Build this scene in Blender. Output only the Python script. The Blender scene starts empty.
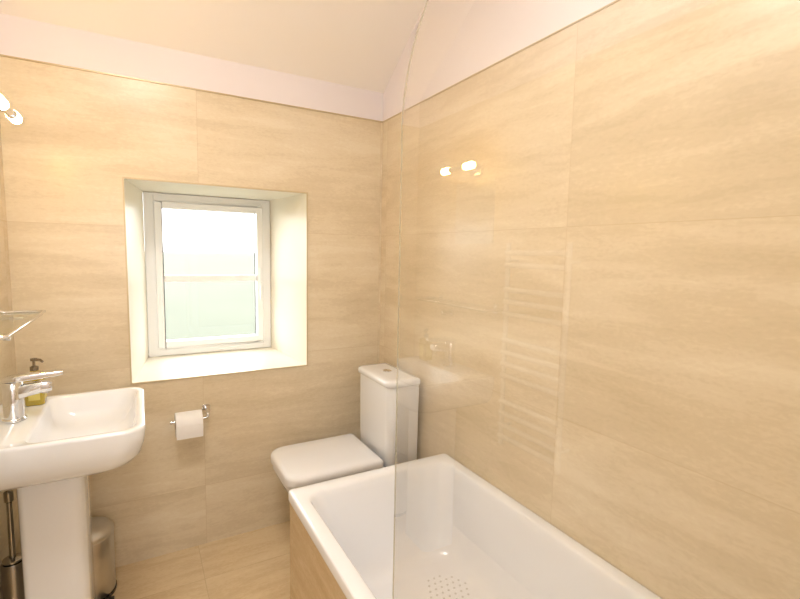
import bpy, bmesh, math, random
from mathutils import Vector, Matrix
random.seed(3)
sc = bpy.context.scene
sc.view_settings.view_transform = 'Standard'
sc.view_settings.exposure = 0.10
COL = sc.collection

XL, XR, YB, YF = -0.43, 1.149, 2.256, -0.90
TT = 2.09   # top of tiling

# ------------------------------------------------------------------ materials
def lin(c):
    out = []
    for v in c[:3]:
        v = v / 255.0
        out.append(v / 12.92 if v <= 0.04045 else ((v + 0.055) / 1.055) ** 2.4)
    return (out[0], out[1], out[2], 1.0)

def new_mat(name):
    m = bpy.data.materials.new(name)
    m.use_nodes = True
    nt = m.node_tree
    nt.nodes.clear()
    out = nt.nodes.new('ShaderNodeOutputMaterial')
    return m, nt, out

def principled(name, col, rough=0.4, metal=0.0, spec=0.5, coat=0.0, noise=0.0, nscale=6.0, emis=None, estr=0.0):
    m, nt, out = new_mat(name)
    p = nt.nodes.new('ShaderNodeBsdfPrincipled')
    nt.links.new(p.outputs[0], out.inputs[0])
    c = lin(col)
    p.inputs['Base Color'].default_value = c
    p.inputs['Roughness'].default_value = rough
    p.inputs['Metallic'].default_value = metal
    p.inputs['Specular IOR Level'].default_value = spec
    p.inputs['Coat Weight'].default_value = coat
    p.inputs['Coat Roughness'].default_value = 0.05
    if emis:
        p.inputs['Emission Color'].default_value = lin(emis)
        p.inputs['Emission Strength'].default_value = estr
    if noise > 0:
        tc = nt.nodes.new('ShaderNodeTexCoord')
        n = nt.nodes.new('ShaderNodeTexNoise')
        n.inputs['Scale'].default_value = nscale
        n.inputs['Detail'].default_value = 4
        nt.links.new(tc.outputs['Object'], n.inputs['Vector'])
        r = nt.nodes.new('ShaderNodeValToRGB')
        r.color_ramp.elements[0].position = 0.3
        r.color_ramp.elements[1].position = 0.7
        r.color_ramp.elements[0].color = (c[0]*(1-noise), c[1]*(1-noise), c[2]*(1-noise), 1)
        r.color_ramp.elements[1].color = c
        nt.links.new(n.outputs['Fac'], r.inputs[0])
        nt.links.new(r.outputs[0], p.inputs['Base Color'])
    return m

def math_node(nt, op, a, b=None):
    n = nt.nodes.new('ShaderNodeMath'); n.operation = op
    for i, v in enumerate((a, b)):
        if v is None: continue
        if isinstance(v, (int, float)): n.inputs[i].default_value = v
        else: nt.links.new(v, n.inputs[i])
    return n.outputs[0]

def tile_mat(name, ua, va, u0, v0, w, h, cols, rough=0.26, joint=(200,176,138), seed=0.0):
    """stone effect porcelain: axes ua (along grain), va (across grain)"""
    m, nt, out = new_mat(name)
    p = nt.nodes.new('ShaderNodeBsdfPrincipled')
    nt.links.new(p.outputs[0], out.inputs[0])
    tc = nt.nodes.new('ShaderNodeTexCoord')
    sep = nt.nodes.new('ShaderNodeSeparateXYZ')
    nt.links.new(tc.outputs['Object'], sep.inputs[0])
    u = math_node(nt, 'SUBTRACT', sep.outputs[ua], u0)
    v = math_node(nt, 'SUBTRACT', sep.outputs[va], v0)
    iu = math_node(nt, 'FLOOR', math_node(nt, 'DIVIDE', u, w))
    iv = math_node(nt, 'FLOOR', math_node(nt, 'DIVIDE', v, h))
    cid = nt.nodes.new('ShaderNodeCombineXYZ')
    nt.links.new(iu, cid.inputs[0]); nt.links.new(iv, cid.inputs[1]); cid.inputs[2].default_value = seed
    wn = nt.nodes.new('ShaderNodeTexWhiteNoise'); wn.noise_dimensions = '3D'
    nt.links.new(cid.outputs[0], wn.inputs['Vector'])
    rnd = wn.outputs['Value']
    def grain(su, sv, scale, detail, rgh, dist, off):
        c = nt.nodes.new('ShaderNodeCombineXYZ')
        nt.links.new(math_node(nt, 'MULTIPLY', u, su), c.inputs[0])
        nt.links.new(math_node(nt, 'MULTIPLY', v, sv), c.inputs[1])
        nt.links.new(math_node(nt, 'ADD', math_node(nt, 'MULTIPLY', rnd, 13.0), off), c.inputs[2])
        n = nt.nodes.new('ShaderNodeTexNoise')
        n.inputs['Scale'].default_value = scale
        n.inputs['Detail'].default_value = detail
        n.inputs['Roughness'].default_value = rgh
        n.inputs['Distortion'].default_value = dist
        nt.links.new(c.outputs[0], n.inputs['Vector'])
        return n.outputs['Fac']
    g1 = grain(0.75, 3.2, 1.5, 5, 0.55, 1.0, 0.0)     # broad soft bands
    g2 = grain(1.3, 9.0, 2.2, 7, 0.60, 0.8, 5.0)      # finer veins
    g3 = grain(10.0, 22.0, 6.0, 5, 0.65, 0.3, 9.0)    # faint mottling
    g = math_node(nt, 'ADD', math_node(nt, 'ADD', math_node(nt, 'MULTIPLY', g1, 0.45), math_node(nt, 'MULTIPLY', g2, 0.31)), math_node(nt, 'MULTIPLY', g3, 0.24))
    r = nt.nodes.new('ShaderNodeValToRGB')
    r.color_ramp.interpolation = 'EASE'
    els = r.color_ramp.elements
    pos = [0.37, 0.46, 0.52, 0.61]
    els[0].position = pos[0]; els[0].color = lin(cols[0])
    els[1].position = pos[3]; els[1].color = lin(cols[3])
    for k in (1, 2):
        e = els.new(pos[k]); e.color = lin(cols[k])
    nt.links.new(g, r.inputs[0])
    fu = math_node(nt, 'MODULO', math_node(nt, 'ADD', u, 100*w), w)
    fv = math_node(nt, 'MODULO', math_node(nt, 'ADD', v, 100*h), h)
    du = math_node(nt, 'MINIMUM', fu, math_node(nt, 'SUBTRACT', w, fu))
    dv = math_node(nt, 'MINIMUM', fv, math_node(nt, 'SUBTRACT', h, fv))
    d = math_node(nt, 'MINIMUM', du, dv)
    j = math_node(nt, 'LESS_THAN', d, 0.0010)
    jf = math_node(nt, 'MULTIPLY', j, 0.45)
    mx = nt.nodes.new('ShaderNodeMix'); mx.data_type = 'RGBA'
    nt.links.new(jf, mx.inputs[0])
    nt.links.new(r.outputs[0], mx.inputs[6])
    mx.inputs[7].default_value = lin(joint)
    nt.links.new(mx.outputs[2], p.inputs['Base Color'])
    p.inputs['Roughness'].default_value = rough
    p.inputs['Specular IOR Level'].default_value = 0.4
    return m

STONE = [(214,198,167), (222,207,179), (229,215,188), (235,223,199)]
STONE_R = [(211,195,165), (219,203,174), (226,211,184), (233,220,195)]
M_TILE_B = tile_mat('stone_tile_back', 0, 2, 0.238, TT, 0.9, 0.6, STONE, seed=1)
M_TILE_R = tile_mat('stone_tile_side', 1, 2, 1.0, TT, 1.2, 0.6, STONE_R, seed=11)
M_TILE_FL = tile_mat('stone_tile_floor', 0, 1, 0.20, 0.2, 0.6, 0.6, [(212,186,146),(221,197,158),(228,206,168),(234,214,179)], rough=0.18, seed=4, joint=(176,148,108))
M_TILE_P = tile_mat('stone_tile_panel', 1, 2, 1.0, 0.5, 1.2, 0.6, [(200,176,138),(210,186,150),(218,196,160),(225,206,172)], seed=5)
M_PAINT = principled('painted_plaster', (240,234,237), 0.8, noise=0.02, nscale=3)
M_CEIL = principled('painted_ceiling', (252,247,242), 0.85, noise=0.02, nscale=2)
M_REVEAL = principled('cream_reveal', (242,236,220), 0.4, noise=0.02, nscale=4)
M_TRIM = principled('tile_trim_metal', (206,188,152), 0.3, 0.2, noise=0.02)
M_CERAMIC = principled('white_ceramic', (240,242,246), 0.10, spec=0.5, coat=0.5, noise=0.01)
M_ACRYL = principled('white_acrylic', (243,245,250), 0.13, spec=0.5, coat=0.15, noise=0.01)
M_PLASTIC = principled('white_plastic', (239,240,244), 0.25, noise=0.01)
M_UPVC = principled('white_window_frame', (252,253,255), 0.3, noise=0.005)
M_CHROME = principled('chrome', (228,228,230), 0.08, 1.0, noise=0.02)
M_RAIL = principled('white_enamel_rail', (253,253,253), 0.2, 0.0, coat=0.8, noise=0.01)
M_STEEL = principled('brushed_steel', (205,203,200), 0.30, 1.0, noise=0.06, nscale=30)
M_DARK = principled('dark_steel', (178,172,162), 0.25, 1.0, noise=0.1)
M_BLACK = principled('black_plastic', (44,38,34), 0.35, noise=0.05)
M_PUMP = principled('dark_metal_pump', (140,126,106), 0.25, 0.8, noise=0.05)
M_PAPER = principled('tissue_paper', (244,243,243), 0.95, noise=0.03, nscale=40)
M_CARD = principled('cardboard', (170,135,95), 0.9, noise=0.05)
M_DOT = principled('grey_dot', (200,199,198), 0.4, noise=0.02)
M_SOAP = principled('amber_soap', (190,166,58), 0.15, coat=0.4, noise=0.05)
M_LABEL = principled('bottle_label', (214,200,110), 0.5, noise=0.05)
M_MIRROR = principled('mirror_silver', (222,219,212), 0.34, 1.0, noise=0.005)
M_GRASS = principled('pale_meadow', (88,91,78), 0.95, noise=0.10, nscale=0.3)
M_SHADE = principled('lit_glass_shade', (255,240,210), 0.3, emis=(255,208,128), estr=85.0, noise=0.01)
M_FILL_DOME = principled('fill_light_dome', (255,250,240), 0.3, emis=(255,246,234), estr=15.0, noise=0.01)  # glow of the added ceiling light, there to brighten the ceiling

def glass_mat(name, tint, ior=1.5, boost=1.0, rough=0.0):
    m, nt, out = new_mat(name)
    tr = nt.nodes.new('ShaderNodeBsdfTransparent'); tr.inputs[0].default_value = tint
    gl = nt.nodes.new('ShaderNodeBsdfGlossy'); gl.inputs['Roughness'].default_value = rough
    fr = nt.nodes.new('ShaderNodeFresnel'); fr.inputs[0].default_value = ior
    mx = nt.nodes.new('ShaderNodeMixShader')
    f = math_node(nt, 'MULTIPLY', fr.outputs[0], boost)
    geo = nt.nodes.new('ShaderNodeNewGeometry')
    f = math_node(nt, 'MULTIPLY', f, math_node(nt, 'SUBTRACT', 1.0, geo.outputs['Backfacing']))
    f = math_node(nt, 'MINIMUM', f, 1.0)
    nt.links.new(f, mx.inputs[0])
    nt.links.new(tr.outputs[0], mx.inputs[1])
    nt.links.new(gl.outputs[0], mx.inputs[2])
    nt.links.new(mx.outputs[0], out.inputs[0])
    return m
M_GLASS = glass_mat('clear_glass', (0.99, 0.985, 0.97, 1), boost=2.4)
M_PANE = glass_mat('window_glass', (0.97, 0.98, 0.97, 1))
M_SHELFG = glass_mat('shelf_glass', (0.96, 0.985, 0.965, 1), boost=1.0)
def edge_mat():
    m, nt, out = new_mat('glass_edge')
    tr = nt.nodes.new('ShaderNodeBsdfTransparent'); tr.inputs[0].default_value = (.86,.86,.78,1)
    pr = nt.nodes.new('ShaderNodeBsdfPrincipled'); pr.inputs['Base Color'].default_value = lin((212,208,190)); pr.inputs['Roughness'].default_value = .1
    mx = nt.nodes.new('ShaderNodeMixShader'); mx.inputs[0].default_value = .45
    nt.links.new(tr.outputs[0], mx.inputs[1]); nt.links.new(pr.outputs[0], mx.inputs[2]); nt.links.new(mx.outputs[0], out.inputs[0])
    return m
M_GEDGE = edge_mat()

# ------------------------------------------------------------------ mesh builder
def rrect(x0, x1, y0, y1, r, z=0.0, n=7):
    """r: number or (r_x0y0, r_x1y0, r_x1y1, r_x0y1)"""
    if isinstance(r, (int, float)): r = (r,)*4
    pts = []
    cs = [(x0, y0, 1, 1, 180), (x1, y0, -1, 1, 270), (x1, y1, -1, -1, 0), (x0, y1, 1, -1, 90)]
    for (cx, cy, sx, sy, a0), rr in zip(cs, r):
        rr = max(rr, 0.0005)
        ox, oy = cx + sx*rr, cy + sy*rr
        for k in range(n):
            a = math.radians(a0 + 90*k/(n-1))
            pts.append((ox + rr*math.cos(a), oy + rr*math.sin(a), z))
    return pts

class B:
    def __init__(s):
        s.bm = bmesh.new()
    def loft(s, rings, cap0=True, cap1=True, mi=0, closed=True):
        bm = s.bm
        vr = [[bm.verts.new(p) for p in r] for r in rings]
        n = len(vr[0])
        for a, b in zip(vr[:-1], vr[1:]):
            for i in range(n if closed else n-1):
                j = (i+1) % n
                f = bm.faces.new((a[i], a[j], b[j], b[i])); f.material_index = mi
        if cap0: 
            f = bm.faces.new(list(reversed(vr[0]))); f.material_index = mi
        if cap1:
            f = bm.faces.new(vr[-1]); f.material_index = mi
        return s
    def box(s, a, b, mi=0):
        (x0,y0,z0),(x1,y1,z1) = a, b
        r0 = [(x0,y0,z0),(x1,y0,z0),(x1,y1,z0),(x0,y1,z0)]
        r1 = [(p[0],p[1],z1) for p in r0]
        return s.loft([r0, r1], mi=mi)
    def tube(s, pts, r, n=14, mi=0, caps=True):
        pts = [Vector(p) for p in pts]
        rs = r if isinstance(r, (list, tuple)) else [r]*len(pts)
        rings = []
        t0 = (pts[1]-pts[0]).normalized()
        up = Vector((0,0,1)) if abs(t0.z) < 0.9 else Vector((1,0,0))
        nx = t0.cross(up).normalized()
        for i, p in enumerate(pts):
            if i == 0: t = t0
            elif i == len(pts)-1: t = (pts[i]-pts[i-1]).normalized()
            else: t = ((pts[i]-pts[i-1]).normalized() + (pts[i+1]-pts[i]).normalized()).normalized()
            nx = (nx - t*nx.dot(t)).normalized()
            ny = t.cross(nx)
            rings.append([tuple(p + (nx*math.cos(2*math.pi*k/n) + ny*math.sin(2*math.pi*k/n))*rs[i]) for k in range(n)])
        return s.loft(rings, caps, caps, mi)
    def lathe(s, c, prof, n=32, axis='z', mi=0, cap0=True, cap1=True):
        rings = []
        for (r, h) in prof:
            ring = []
            for k in range(n):
                a = 2*math.pi*k/n
                if axis == 'z': q = (c[0]+r*math.cos(a), c[1]+r*math.sin(a), c[2]+h)
                elif axis == 'x': q = (c[0]+h, c[1]+r*math.cos(a), c[2]+r*math.sin(a))
                else: q = (c[0]+r*math.cos(a), c[1]+h, c[2]+r*math.sin(a))
                ring.append(q)
            rings.append(ring)
        return s.loft(rings, cap0, cap1, mi)
    def build(s, name, mats, smooth=True, bevel=0.0, bseg=2, sub=0, ang=40, parent=None, label=None):
        bmesh.ops.remove_doubles(s.bm, verts=s.bm.verts, dist=1e-6)
        bmesh.ops.recalc_face_normals(s.bm, faces=s.bm.faces)
        me = bpy.data.meshes.new(name)
        s.bm.to_mesh(me); s.bm.free()
        ob = bpy.data.objects.new(name, me)
        COL.objects.link(ob)
        for m in (mats if isinstance(mats, (list, tuple)) else [mats]): me.materials.append(m)
        if smooth:
            for p in me.polygons: p.use_smooth = True
            if not sub: me.set_sharp_from_angle(angle=math.radians(ang))
        if bevel:
            md = ob.modifiers.new('bevel', 'BEVEL'); md.width = bevel; md.segments = bseg
            md.limit_method = 'ANGLE'; md.angle_limit = math.radians(35); md.harden_normals = False
        if sub:
            md = ob.modifiers.new('sub', 'SUBSURF'); md.levels = sub; md.render_levels = sub
        if parent:
            ob.parent = parent
            ob.matrix_parent_inverse = Matrix.Translation(-Vector(parent.location))
        if label: ob['label'] = label
        return ob

def thing(name, loc, label, category, kind=None, group=None):
    e = bpy.data.objects.new(name, None)
    e.empty_display_size = 0.05
    e.location = loc
    COL.objects.link(e)
    e['label'] = label; e['category'] = category
    if kind: e['kind'] = kind
    if group: e['group'] = group
    return e

def struct(ob, label, cat):
    ob['kind'] = 'structure'; ob['label'] = label; ob['category'] = cat
    return ob

# ------------------------------------------------------------------ room shell
WX0, WX1, WZ0, WZ1 = -0.045, 0.731, 0.82, 1.684     # opening in the room face
IX0, IX1, IZ0, IZ1 = 0.026, 0.674, 0.822, 1.69       # opening at the frame
YW = 2.75; YO = 2.83; HT = 2.75; WT = 0.12
b = B(); bm = b.bm
xs = [XL-WT, WX0, WX1, XR+WT]; zs = [-0.1, WZ0, WZ1, TT, 2.30]
def quad(pts, mi):
    f = bm.faces.new([bm.verts.new(p) for p in pts]); f.material_index = mi
for i in range(3):
    for k in range(4):
        if i == 1 and k == 1: continue
        quad([(xs[i],YB,zs[k]),(xs[i+1],YB,zs[k]),(xs[i+1],YB,zs[k+1]),(xs[i],YB,zs[k+1])], 0 if k < 3 else 1)
ixs = [XL-WT, IX0, IX1, XR+WT]; izs = [-0.1, IZ0, IZ1, TT, 2.30]
for i in range(3):
    for k in range(4):
        if i == 1 and k == 1: continue
        quad([(ixs[i],YO,izs[k]),(ixs[i],YO,izs[k+1]),(ixs[i+1],YO,izs[k+1]),(ixs[i+1],YO,izs[k])], 1)
o = [(WX0,YB,WZ0),(WX1,YB,WZ0),(WX1,YB,WZ1),(WX0,YB,WZ1)]
m_ = [(IX0,YW,IZ0),(IX1,YW,IZ0),(IX1,YW,IZ1),(IX0,YW,IZ1)]
e_ = [(IX0,YO,IZ0),(IX1,YO,IZ0),(IX1,YO,IZ1),(IX0,YO,IZ1)]
for A, C in ((o, m_), (m_, e_)):
    for i in range(4):
        j = (i+1) % 4
        quad([A[i], A[j], C[j], C[i]], 2)
X0, X1, Z0, Z1 = XL-WT, XR+WT, -0.1, 2.30
quad([(X0,YB,Z0),(X0,YB,Z1),(X0,YO,Z1),(X0,YO,Z0)],1)
quad([(X1,YB,Z0),(X1,YO,Z0),(X1,YO,Z1),(X1,YB,Z1)],1)
quad([(X0,YB,Z1),(X1,YB,Z1),(X1,YO,Z1),(X0,YO,Z1)],1)
quad([(X0,YB,Z0),(X0,YO,Z0),(X1,YO,Z0),(X1,YB,Z0)],1)
bmesh.ops.remove_doubles(bm, verts=bm.verts, dist=1e-5)
w = b.build('wall_back', [M_TILE_B, M_PAINT, M_REVEAL], smooth=False)
struct(w, 'beige stone-tiled wall with deep splayed window recess', 'wall')

w = B().box((XR,YF-WT,-0.1),(XR+WT,YB,TT),0).box((XR,YF-WT,TT),(XR+WT,YB,HT),1).build('wall_right', [M_TILE_R, M_PAINT], smooth=False)
struct(w, 'beige stone-tiled wall running along the bathtub', 'wall')
w = B().box((XL-WT,YF-WT,-0.1),(XL,YB,TT),0).box((XL-WT,YF-WT,TT),(XL,YB,HT),1).build('wall_left', [M_TILE_R, M_PAINT], smooth=False)
struct(w, 'beige stone-tiled wall behind the washbasin', 'wall')
w = B().box((XL,YF-WT,-0.1),(XR,YF,HT),0).build('wall_front', [M_PAINT], smooth=False)
struct(w, 'plain painted wall opposite the window', 'wall')
w = B().box((0.446,-0.24,0.0),(XR,-0.105,HT-0.1),0).build('wall_end', [M_TILE_B], smooth=False)
struct(w, 'tiled stub wall at the end of the bathtub', 'wall')
w = B().box((XL,YF,-0.1),(XR,YB,0.0),0).build('floor', [M_TILE_FL], smooth=False)
struct(w, 'glossy beige stone-effect tiled floor', 'floor')
yk, zk = 1.70, 2.62
prof = [(YB+0.02,2.222),(yk,zk),(YF,zk)]
ring0 = [(XL,y,z) for y,z in prof] + [(XL,y,z+0.08) for y,z in reversed(prof)]
ring1 = [(XR,p[1],p[2]) for p in ring0]
w = B().loft([ring0, ring1]).build('ceiling', [M_CEIL], smooth=False)
struct(w, 'painted ceiling sloping down to the window wall', 'ceiling')
t = 0.006
b = B()
b.box((WX0-t,YB-0.004,WZ0-t),(WX1+t,YB+0.002,WZ0)).box((WX0-t,YB-0.004,WZ1),(WX1+t,YB+0.002,WZ1+t))
b.box((WX0-t,YB-0.004,WZ0),(WX0,YB+0.002,WZ1)).box((WX1,YB-0.004,WZ0),(WX1+t,YB+0.002,WZ1))
struct(b.build('trim_1', [M_TRIM], smooth=False), 'slim metal tile trim around window recess', 'trim')
b = B().box((XL,YB-0.006,TT-0.004),(XR,YB,TT+0.001))
struct(b.build('trim_2', [M_TRIM], smooth=False), 'slim edge trim capping tiles on window wall', 'trim')
b = B().box((XR-0.004,-0.10,TT-0.003),(XR,YB-0.006,TT+0.001))
struct(b.build('trim_3', [M_TRIM], smooth=False), 'slim edge trim capping tiles along bath wall', 'trim')

# ------------------------------------------------------------------ window
win = thing('window_1', ((IX0+IX1)/2, YW, IZ0), 'white framed casement window with bright daylight outside', 'window', kind='structure')
def frame(bd, x0,x1,z0,z1,w,y0,y1):
    bd.box((x0,y0,z0),(x0+w,y1,z1)).box((x1-w,y0,z0),(x1,y1,z1))
    bd.box((x0+w,y0,z0),(x1-w,y1,z0+w)).box((x0+w,y0,z1-w),(x1-w,y1,z1))
g = 0.001
b = B(); frame(b, IX0+g, IX1-g, IZ0+g, IZ1-g, 0.045, YW+0.002, YW+0.06)
b.build('window_frame', M_UPVC, bevel=0.004, parent=win, label='white outer window frame')
b = B(); frame(b, IX0+0.047, IX1-0.047, IZ0+0.047, IZ1-0.047, 0.034, YW-0.014, YW+0.04)
b.box((IX0+0.081,YW-0.010,1.222),(IX1-0.081,YW+0.016,1.258))
b.build('sash', M_UPVC, bevel=0.004, parent=win, label='white opening sash with a horizontal glazing bar')
b = B(); b.box((IX0+0.078,YW+0.018,IZ0+0.078),(IX1-0.078,YW+0.022,IZ1-0.078))
b.build('window_pane', M_PANE, smooth=False, parent=win, label='clear glass pane')
b = B(); b.box((IX1-0.074,YW-0.024,1.19),(IX1-0.056,YW-0.014,1.30)).box((IX1-0.072,YW-0.04,1.20),(IX1-0.058,YW-0.024,1.215)).box((IX1-0.072,YW-0.045,1.12),(IX1-0.058,YW-0.034,1.215))
b.build('window_handle', M_UPVC, bevel=0.003, parent=win, label='small white lever handle')

b = B()
gp = [(YO+.6,-2.2),(8,-1.9),(20,-.6),(40,1.05),(60,1.1)]
b.loft([[(-30,y,z),(50,y,z),(50,y,z-.2),(-30,y,z-.2)] for y,z in gp])
gr = b.build('ground', M_GRASS, smooth=False)
struct(gr, 'pale green hillside outside the window', 'ground')

# ------------------------------------------------------------------ bathtub
BX0,BX1,BY0,BY1,BZ = 0.446, 1.147, -0.10, 1.60, 0.53
bath = thing('bathtub', ((BX0+BX1)/2,0.75,0), 'white rectangular built-in bathtub with beige tiled side panel', 'bathtub')
b = B()
def R(dx0,dx1,dy0,dy1,r,z): return rrect(BX0+dx0,BX1-dx1,BY0+dy0,BY1-dy1,r,z,n=13)
rings = [R(.0,.0,.0,.0,.014,BZ-.035), R(0,0,0,0,.014,BZ-.006), R(.002,.002,.002,.002,.014,BZ-.002), R(.006,.006,.006,.006,.014,BZ),
         R(.044,.036,.075,.052,.060,BZ-.001), R(.049,.040,.080,.057,.060,BZ-.003), R(.054,.045,.086,.063,.062,BZ-.010),R(.058,.048,.092,.070,.066,BZ-.03),
         R(.072,.058,.14,.098,.090,BZ-.14), R(.088,.068,.21,.128,.11,BZ-.23), R(.100,.077,.25,.146,.12,BZ-.28), R(.116,.090,.28,.163,.12,BZ-.306), R(.138,.104,.32,.182,.115,BZ-.322), R(.168,.122,.36,.202,.10,BZ-.329), R(.20,.14,.40,.222,.085,BZ-.332)]
b.loft(rings, cap0=False, cap1=True)
zb = BZ-.332
for iy in range(9):
    for ix in range(9):
        cx = 0.83 + ix*0.025 + (0.0125 if iy%2 else 0); cy = 1.15 + iy*0.025
        if (cx-.925)**2 + (cy-1.25)**2 > .084**2: continue
        b.lathe((cx,cy,zb-0.001),[(0.0042,0),(0.0042,0.002)], n=8, mi=1)
tub = b.build('tub', [M_ACRYL, M_DOT], ang=50, parent=bath, label='white acrylic tub with dotted non-slip area')
b = B()
b.box((BX0+.006,BY0,0),(BX0+.020,BY1-.006,BZ-.036))
b.box((BX0+.020,BY1-.020,0),(BX1,BY1-.006,BZ-.036))
b.build('side_panel', M_TILE_P, smooth=False, parent=bath, label='beige stone-tiled bath panel')
b = B().lathe((0.80,.95,zb),[(0.03,0.0),(0.034,0.003),(0.028,0.006),(0.012,0.004),(0.010,0.012)],n=28)
b.build('waste', M_CHROME, parent=bath, label='round chrome plug hole')

# ------------------------------------------------------------------ glass bath screen
scr = thing('bath_screen', (0.475,0.37,BZ), 'frameless clear glass bath screen standing on tub rim', 'shower screen')
yA, yE, zA, zT, rr = -0.075, 0.845, BZ+0.012, 1.95, 0.30
pts = [(yA,zA),(yE-0.01,zA),(yE,zA+0.01)]
for k in range(25):
    a = math.radians(90*k/24)
    pts.append((yE-rr+rr*math.cos(a), zT-rr+rr*math.sin(a)))
pts.append((yA,zT))
b = B(); x0,x1 = 0.4725,0.4765
b.loft([[(x0,y,z) for y,z in pts],[(x1,y,z) for y,z in pts]])
b.bm.normal_update()
for f in b.bm.faces:
    if abs(f.normal.x) < 0.5: f.material_index = 1
b.build('glass_panel', [M_GLASS, M_GEDGE], smooth=False, parent=scr, label='clear glass panel with rounded top corner')
b = B().box((0.465,-0.104,BZ+.002),(0.485,-0.07,zT))
b.build('hinge_profile', M_CHROME, bevel=0.003, parent=scr, label='chrome upright wall profile')
b = B().box((0.471,yA,BZ+0.001),(0.479,yE-0.012,BZ+0.0118))
b.build('seal_strip', M_PLASTIC, parent=scr, label='translucent bottom seal')

# ------------------------------------------------------------------ toilet
TY = 1.945
toi = thing('toilet', (0.85,TY,0), 'white close-coupled toilet with squared lid beside bathtub', 'toilet')
def TR(x0,x1,hw,r,z): return rrect(x0,x1,TY-hw,TY+hw,(r,.02,.02,r),z,n=9)
b = B()
b.loft([TR(.66,1.12,.105,.07,0.0),TR(.655,1.125,.108,.07,.01),TR(.65,1.13,.11,.07,.10),TR(.625,1.135,.122,.08,.20),TR(.575,1.14,.148,.10,.29),TR(.53,1.142,.168,.10,.35),TR(.512,1.142,.175,.10,.385),TR(.508,1.142,.176,.10,.40),TR(.515,1.14,.170,.095,.405)])
b.build('pan', M_CERAMIC, ang=60, parent=toi, label='white ceramic toilet pan')
b = B().loft([TR(.508,.925,.174,.085,.406),TR(.502,.927,.178,.09,.409),TR(.502,.927,.178,.09,.422),TR(.508,.925,.174,.085,.425)])
b.build('seat', M_PLASTIC, ang=60, parent=toi, label='white toilet seat')
b = B().loft([TR(.503,.93,.178,.072,.428),TR(.497,.934,.183,.076,.431),TR(.496,.934,.184,.076,.456),TR(.498,.933,.182,.075,.463),TR(.504,.929,.177,.072,.469),TR(.520,.918,.163,.062,.473),TR(.57,.89,.12,.04,.475)])
b.build('lid', M_PLASTIC, ang=60, parent=toi, label='white closed toilet lid')
for s0 in (-.09,.06):
    B().tube([(.937,TY+s0,.437),(.937,TY+s0+.03,.437)],.009).build('hinge', M_CHROME, parent=toi, label='chrome lid hinge')
def CR(x0,hw,r,z,x1=1.145): return rrect(x0-.010,x1-.008,TY-hw,TY+hw,(r,.006,.006,r),z,n=7)
b = B().loft([CR(.975,.155,.035,.406,1.125),CR(.968,.162,.035,.42,1.125),CR(.966,.164,.035,.50,1.125),CR(.965,.166,.035,.65,1.125),CR(.965,.168,.035,.792,1.125)])
b.build('cistern', M_CERAMIC, ang=60, parent=toi, label='white ceramic cistern')
b = B().loft([CR(.962,.171,.035,.793,1.127),CR(.957,.175,.035,.797,1.127),CR(.956,.176,.035,.813,1.127),CR(.960,.173,.033,.821,1.125),CR(.972,.163,.028,.825,1.12),CR(1.0,.14,.02,.826,1.10)])
b.build('cistern_lid', M_CERAMIC, ang=60, parent=toi, label='white ceramic cistern lid')
b = B().lathe((1.035,TY,.826),[(.022,0),(.022,.004),(.019,.006),(.018,.005),(.004,.005)],n=28)
b.build('flush_button', M_CHROME, parent=toi, label='round chrome flush button')

# ------------------------------------------------------------------ washbasin
SY = 1.805
sink = thing('washbasin', (-.25,SY,0), 'white ceramic pedestal washbasin mounted on tiled wall', 'sink')
def SR(x0,x1,hw,r,z,rb=.01): return rrect(x0,x1,SY-hw,SY+hw,(rb,r,r,rb),z,n=9)
W0 = XL+.001
b = B()
b.loft([SR(-.37,-.14,.12,.05,.706,.03),SR(-.39,-.10,.165,.06,.710,.03),SR(W0,-.068,.200,.07,.718),SR(W0,-.036,.227,.07,.736),SR(W0,-.016,.243,.066,.762),SR(W0,-.005,.251,.060,.80),SR(W0,0,.255,.054,.845),SR(W0,-.001,.254,.054,.851),SR(W0,-.003,.252,.052,.854),SR(W0,-.006,.249,.050,.8555),
        SR(-.302,-.022,.233,.05,.8545,.04),SR(-.298,-.026,.229,.05,.851,.04),SR(-.294,-.031,.224,.052,.84,.045),SR(-.286,-.044,.212,.06,.80,.055),SR(-.270,-.065,.193,.065,.772,.06),SR(-.245,-.095,.16,.06,.757,.06),SR(-.20,-.14,.06,.025,.752,.025)])
b.build('basin', M_CERAMIC, ang=60, parent=sink, label='white rounded rectangular basin')
b = B()
def PR(x0,x1,hw,z): return rrect(x0-.022,x1-.022,SY-hw,SY+hw,(.02,.035,.035,.02),z,n=7)
b.loft([PR(-.322,-.152,.102,0),PR(-.322,-.153,.101,.02),PR(-.323,-.155,.099,.35),PR(-.324,-.155,.099,.60),PR(-.325,-.155,.099,.705)])
b.build('pedestal', M_CERAMIC, ang=60, parent=sink, label='white ceramic pedestal')
b = B().lathe((-.17,SY,.7525),[(.02,0),(.022,.002),(.018,.004),(.003,.004)],n=24)
b.build('waste', M_CHROME, parent=sink, label='chrome basin waste')

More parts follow.
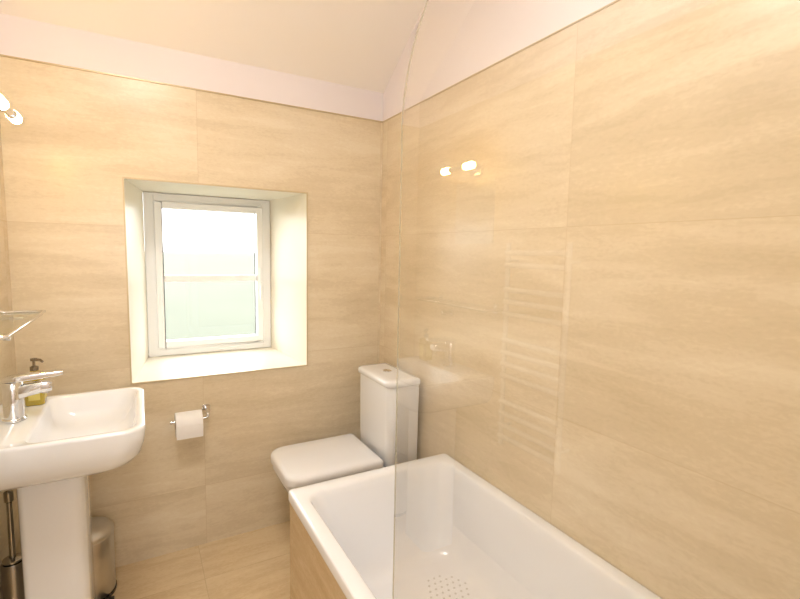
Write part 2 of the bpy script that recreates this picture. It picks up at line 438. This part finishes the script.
# tap
tx, ty, tz = -.356, SY+0.0, .857
tap = thing('basin_mixer_tap', (tx,ty,tz), 'chrome single-lever mixer tap on washbasin', 'tap')
b = B().lathe((tx,ty,tz),[(.030,0),(.030,.006),(.0265,.010),(.026,.06),(.0265,.118),(.024,.123),(.004,.124)],n=28)
b.build('tap_body', M_CHROME, parent=tap)
b = B()
rg = []
for t_,(dx,dz,hw,hh) in enumerate([(.008,.088,.020,.022),(.040,.095,.020,.020),(.070,.099,.020,.018),(.092,.100,.020,.016),(.100,.099,.017,.013)]):
    rg.append([(tx+dx, ty+q[0], tz+dz+q[1]) for q in rrect(-hw,hw,-hh,hh,.007,0,n=4)])
b.loft(rg); b.tube([(tx+.082,ty,tz+.088),(tx+.082,ty,tz+.078)],.011)
b.build('spout', M_CHROME, parent=tap)
b = B()
rg = []
for (dx,dz,hw,hh) in [(-.028,.127,.015,.004),(-.015,.131,.024,.007),(.015,.133,.023,.010),(.05,.135,.019,.010),(.112,.138,.016,.008),(.130,.139,.012,.006)]:
    rg.append([(tx+dx, ty+q[0], tz+dz+q[1]) for q in rrect(-hw,hw,-hh,hh,.0035,0,n=4)])
b.loft(rg)
b.build('lever', M_CHROME, parent=tap)

# soap bottle
sx, sy = -.328, 1.972
soap = thing('soap_dispenser', (sx,sy,.856), 'amber pump soap bottle on washbasin corner', 'soap bottle')
def BRg(h,r,z): return rrect(sx-h,sx+h,sy-h,sy+h,r,.8565+z,n=5)
b = B().loft([BRg(.025,.008,0),BRg(.0275,.010,.003),BRg(.0275,.010,.096),BRg(.025,.012,.107),BRg(.013,.0125,.114),BRg(.011,.0105,.117)])
b.build('bottle', M_SOAP, parent=soap, ang=50, label='yellow-green liquid-filled bottle')
b = B(); b.box((sx-.016,sy-.0285,.875),(sx+.016,sy-.0276,.935)).box((sx+.0276,sy-.016,.875),(sx+.0285,sy+.016,.935))
b.build('bottle_label', M_LABEL, parent=soap, label='pale yellow paper label')
b = B().lathe((sx,sy,.9735),[(.0125,0),(.0125,.013),(.006,.016),(.0042,.017),(.0042,.032),(.010,.034),(.010,.042),(.003,.043)],n=20)
b.tube([(sx,sy,1.011),(sx+.02,sy-.018,1.012),(sx+.028,sy-.025,1.006)],[.005,.0045,.004],n=10)
b.build('pump', M_PUMP, parent=soap, label='dark metallic pump')

# ------------------------------------------------------------------ glass shelf
sh = thing('glass_shelf', (-.37,1.78,1.16), 'glass shelf with chrome brackets on tiled wall', 'shelf')
b = B().loft([rrect(XL+.004,-.303,1.49,2.04,(.002,.02,.02,.002),1.160,n=5),rrect(XL+.004,-.303,1.49,2.04,(.002,.02,.02,.002),1.167,n=5)])
b.bm.normal_update()
for f in b.bm.faces:
    if abs(f.normal.z) < .5: f.material_index = 1
b.build('shelf_panel', [M_SHELFG, M_GEDGE], smooth=False, parent=sh, label='clear glass shelf panel')
for yy in (1.56,1.99):
    b = B().box((XL,yy-.012,1.140),(XL+.008,yy+.012,1.185)).tube([(XL+.006,yy,1.154),(XL+.08,yy,1.154)],.0055)
    b.build('bracket', M_CHROME, bevel=.001, parent=sh, label='chrome shelf bracket')
b = B().tube([(XL+.005,1.485,1.170),(-.306,1.485,1.170),(-.299,1.492,1.170),(-.299,2.037,1.170),(-.306,2.044,1.170),(XL+.005,2.044,1.170)],.0042,n=10)
b.build('guard_rail', M_CHROME, parent=sh, label='thin chrome guard rail')

# robe hook below the shelf
hk = thing('wall_hook', (XL,1.90,1.105), 'small round chrome wall hook beneath glass shelf', 'hook')
B().lathe((XL+.0005,1.90,1.105),[(.018,0),(.018,.005),(.015,.008)],n=24,axis='x').build('hook_plate', M_CHROME, parent=hk)
B().tube([(XL+.008,1.90,1.105),(XL+.040,1.90,1.105),(XL+.041,1.90,1.105),(XL+.058,1.90,1.105),(XL+.060,1.90,1.105)],[.006,.006,.012,.012,.009],n=18).build('hook_peg', M_CHROME, parent=hk)

# mirror
mr = thing('wall_mirror', (XL,1.74,1.43), 'small frameless rectangular mirror above glass shelf', 'mirror')
b = B().box((XL+.0005,1.60,1.45),(XL+.006,1.88,1.74)); b.build('mirror_glass', M_MIRROR, smooth=False, parent=mr)

# ------------------------------------------------------------------ wall light
LX, LZ, LY = -.312, 1.782, 1.725
wl = thing('wall_light', (XL,LY,LZ), 'chrome wall light with two lit glass tubes', 'wall light')
b = B().box((XL+.0005,LY-.04,LZ-.022),(XL+.018,LY+.04,LZ+.022)).tube([(XL+.018,LY,LZ),(LX,LY,LZ)],.007)
b.tube([(LX,LY-.045,LZ),(LX,LY+.045,LZ)],.009)
b.build('bracket', M_CHROME, bevel=.002, parent=wl, label='chrome mounting arm')
for sg in (-1,1):
    b = B(); b.tube([(LX,LY+sg*.036,LZ),(LX,LY+sg*.050,LZ)],[.010,.014])
    b.build('lamp_holder', M_CHROME, parent=wl, label='chrome lamp holder')
    b = B(); b.tube([(LX,LY+sg*.050,LZ),(LX,LY+sg*.053,LZ),(LX,LY+sg*.060,LZ),(LX,LY+sg*.108,LZ),(LX,LY+sg*.116,LZ),(LX,LY+sg*.120,LZ)],[.010,.013,.0155,.0155,.012,.005],n=24)
    b.build('lamp_shade', M_SHADE, parent=wl, label='glowing frosted glass tube')

# ------------------------------------------------------------------ heated towel rail
tr_ = thing('towel_rail', (-.38,1.28,.60), 'white ladder-style heated towel rail on tiled wall', 'towel rail')
for yy in (1.13,1.44):
    B().tube([(-.375,yy,.60),(-.375,yy,1.45)],.010).tube([(XL+.001,yy,.68),(-.375,yy,.68)],.006).tube([(XL+.001,yy,1.38),(-.375,yy,1.38)],.006).build('upright', M_RAIL, parent=tr_)
for k,zz in enumerate([.64,.69,.74,.79,.90,.95,1.0,1.05,1.16,1.21,1.26,1.36,1.41]):
    B().tube([(-.364,1.13,zz),(-.364,1.44,zz)],.0105,n=14).build('bar', M_RAIL, parent=tr_)

# ------------------------------------------------------------------ toilet roll + holder
rx, ry, rz = .168, 2.186, .642
th = thing('toilet_roll_holder', (.25,YB,rz), 'chrome toilet roll holder fixed to tiled wall', 'toilet roll holder')
b = B().loft([[(q[0],YB-.0005,q[1]) for q in rrect(.230,.266,.648,.684,.008,0,n=5)],[(q[0],YB-.008,q[1]) for q in rrect(.230,.266,.648,.684,.008,0,n=5)]])
b.build('mounting_plate', M_CHROME, bevel=.001, parent=th)
b = B().tube([(.248,YB-.006,.664),(.248,ry+.01,.664),(.248,ry+.002,.661),(.248,ry,rz+.010),(.243,ry,rz+.002),(.235,ry,rz),(.10,ry,rz)],.0062,n=12)
b.lathe((.094,ry,rz),[(.006,0),(.009,.002),(.009,.006),(.006,.008)],n=14,axis='x')
b.build('arm', M_CHROME, parent=th)
roll = thing('toilet_roll', (rx,ry,rz), 'white paper toilet roll on chrome holder', 'toilet roll')
zc = rz-.0132
hl = .054
b = B()
prof_ = [(.021,-hl),(.052,-hl),(.0535,-hl+.0015),(.0535,hl-.0015),(.052,hl),(.021,hl)]
b.lathe((rx,ry,zc),prof_,n=36,axis='x',cap0=False,cap1=False)
sheet=[[(rx-hl+.001,y_,z_),(rx+hl-.001,y_,z_),(rx+hl-.001,y_+.001,z_),(rx-hl+.001,y_+.001,z_)] for y_,z_ in [(ry-.0535,zc+.01),(ry-.0550,zc-.01),(ry-.055,zc-.025),(ry-.052,zc-.050)]]
b.loft(sheet)
b.build('paper', M_PAPER, parent=roll, label='white tissue paper')
b = B().lathe((rx,ry,zc),[(.0195,-hl),(.0208,-hl),(.0208,hl),(.0195,hl),(.0195,-hl)],n=28,axis='x',cap0=False,cap1=False)
b.build('core', M_CARD, parent=roll, label='brown cardboard core')

# ------------------------------------------------------------------ pedal bin
px, py = -.226, 2.125
bn = thing('pedal_bin', (px,py,0), 'small round brushed steel pedal bin beside pedestal', 'bin')
b = B().lathe((px,py,0),[(.096,.014),(.098,.016),(.098,.250),(.096,.253)],n=40); b.build('bin_body', M_STEEL, parent=bn)
b = B().lathe((px,py,0),[(.100,0),(.101,.003),(.101,.012),(.097,.0138)],n=40); b.build('bin_base', M_BLACK, parent=bn, label='black plastic base ring')
b = B().lathe((px,py,.254),[(.099,0),(.1005,.003),(.100,.014),(.092,.024),(.066,.032),(.03,.036),(.004,.037)],n=40); b.build('bin_lid', M_STEEL, parent=bn, label='domed steel lid')
b = B().box((px+.066,py-.122,.010),(px+.096,py-.082,.018)).tube([(px+.081,py-.09,.014),(px+.08,py-.06,.012)],.005); b.build('pedal', M_BLACK, bevel=.002, parent=bn, label='black foot pedal')

# toilet brush
qx,qy = -.395,1.86
tb = thing('toilet_brush', (qx,qy,0), 'slim metal toilet brush holder beside pedestal', 'toilet brush')
b = B().lathe((qx,qy,0),[(.030,0),(.032,.004),(.032,.36),(.030,.365),(.012,.368)],n=28); b.build('brush_holder', M_DARK, parent=tb, label='brushed metal canister')
b = B().lathe((qx,qy,.369),[(.028,0),(.028,.006),(.009,.010),(.008,.20),(.013,.205),(.013,.235),(.006,.24)],n=20); b.build('brush_handle', M_DARK, parent=tb, label='slim metal handle')

# ------------------------------------------------------------------ unseen ceiling light, added as room fill
CLX, CLY = .0, .85
cl = thing('added_ceiling_light', (CLX,CLY,2.62), 'added round opal ceiling light, out of view, brightens the room', 'ceiling light')
B().lathe((CLX,CLY,2.60),[(.15,.0195),(.155,.015),(.155,0),(.15,-.004)],n=36).build('light_base', M_CHROME, parent=cl)
B().lathe((CLX,CLY,2.595),[(.145,0),(.14,-.03),(.11,-.06),(.06,-.078),(.01,-.083)],n=36).build('dome', M_FILL_DOME, parent=cl, label='added glowing opal dome brightening the ceiling')
L = bpy.data.lights.new('ceiling_fill','AREA'); L.shape='DISK'; L.size=.5; L.energy=11; L.color=(1,.97,.93)  # added soft light under the dome, fills the room from above
lo = bpy.data.objects.new('ceiling_fill', L); lo.location=(CLX,CLY,2.49); COL.objects.link(lo)
L = bpy.data.lights.new('room_fill','POINT'); L.shadow_soft_size=.3; L.energy=17; L.color=(1,.975,.95)
lo = bpy.data.objects.new('room_fill', L); lo.location=(-.10,-.50,1.45); COL.objects.link(lo)

# ------------------------------------------------------------------ daylight
wd = bpy.data.worlds.new('world'); sc.world = wd; wd.use_nodes = True
bg = wd.node_tree.nodes['Background']
bg.inputs[0].default_value = (0.98,0.985,1.0,1); bg.inputs[1].default_value = 7.2
L = bpy.data.lights.new('window_portal','AREA'); L.shape='RECTANGLE'; L.size=.62; L.size_y=.84; L.energy=1
try: L.cycles.is_portal = True
except Exception: pass
lo = bpy.data.objects.new('window_portal', L); lo.location=((IX0+IX1)/2,YO+.02,1.25); lo.rotation_euler=(math.radians(-90),0,0); COL.objects.link(lo)

# ------------------------------------------------------------------ camera
cam = bpy.data.cameras.new('camera'); co = bpy.data.objects.new('camera', cam); COL.objects.link(co)
cam.sensor_width = 36; cam.lens = 461.5/800*36; cam.clip_start = .02
fwd = Vector((.4893,.8663,-.1001)).normalized()
rt = Vector((.8715,-.4900,.0193)); rt = (rt - fwd*rt.dot(fwd)).normalized()
up = rt.cross(fwd)
M = Matrix((rt, up, -fwd)).transposed().to_4x4(); M.translation = (0,0,1.4)
co.matrix_world = M
sc.camera = co
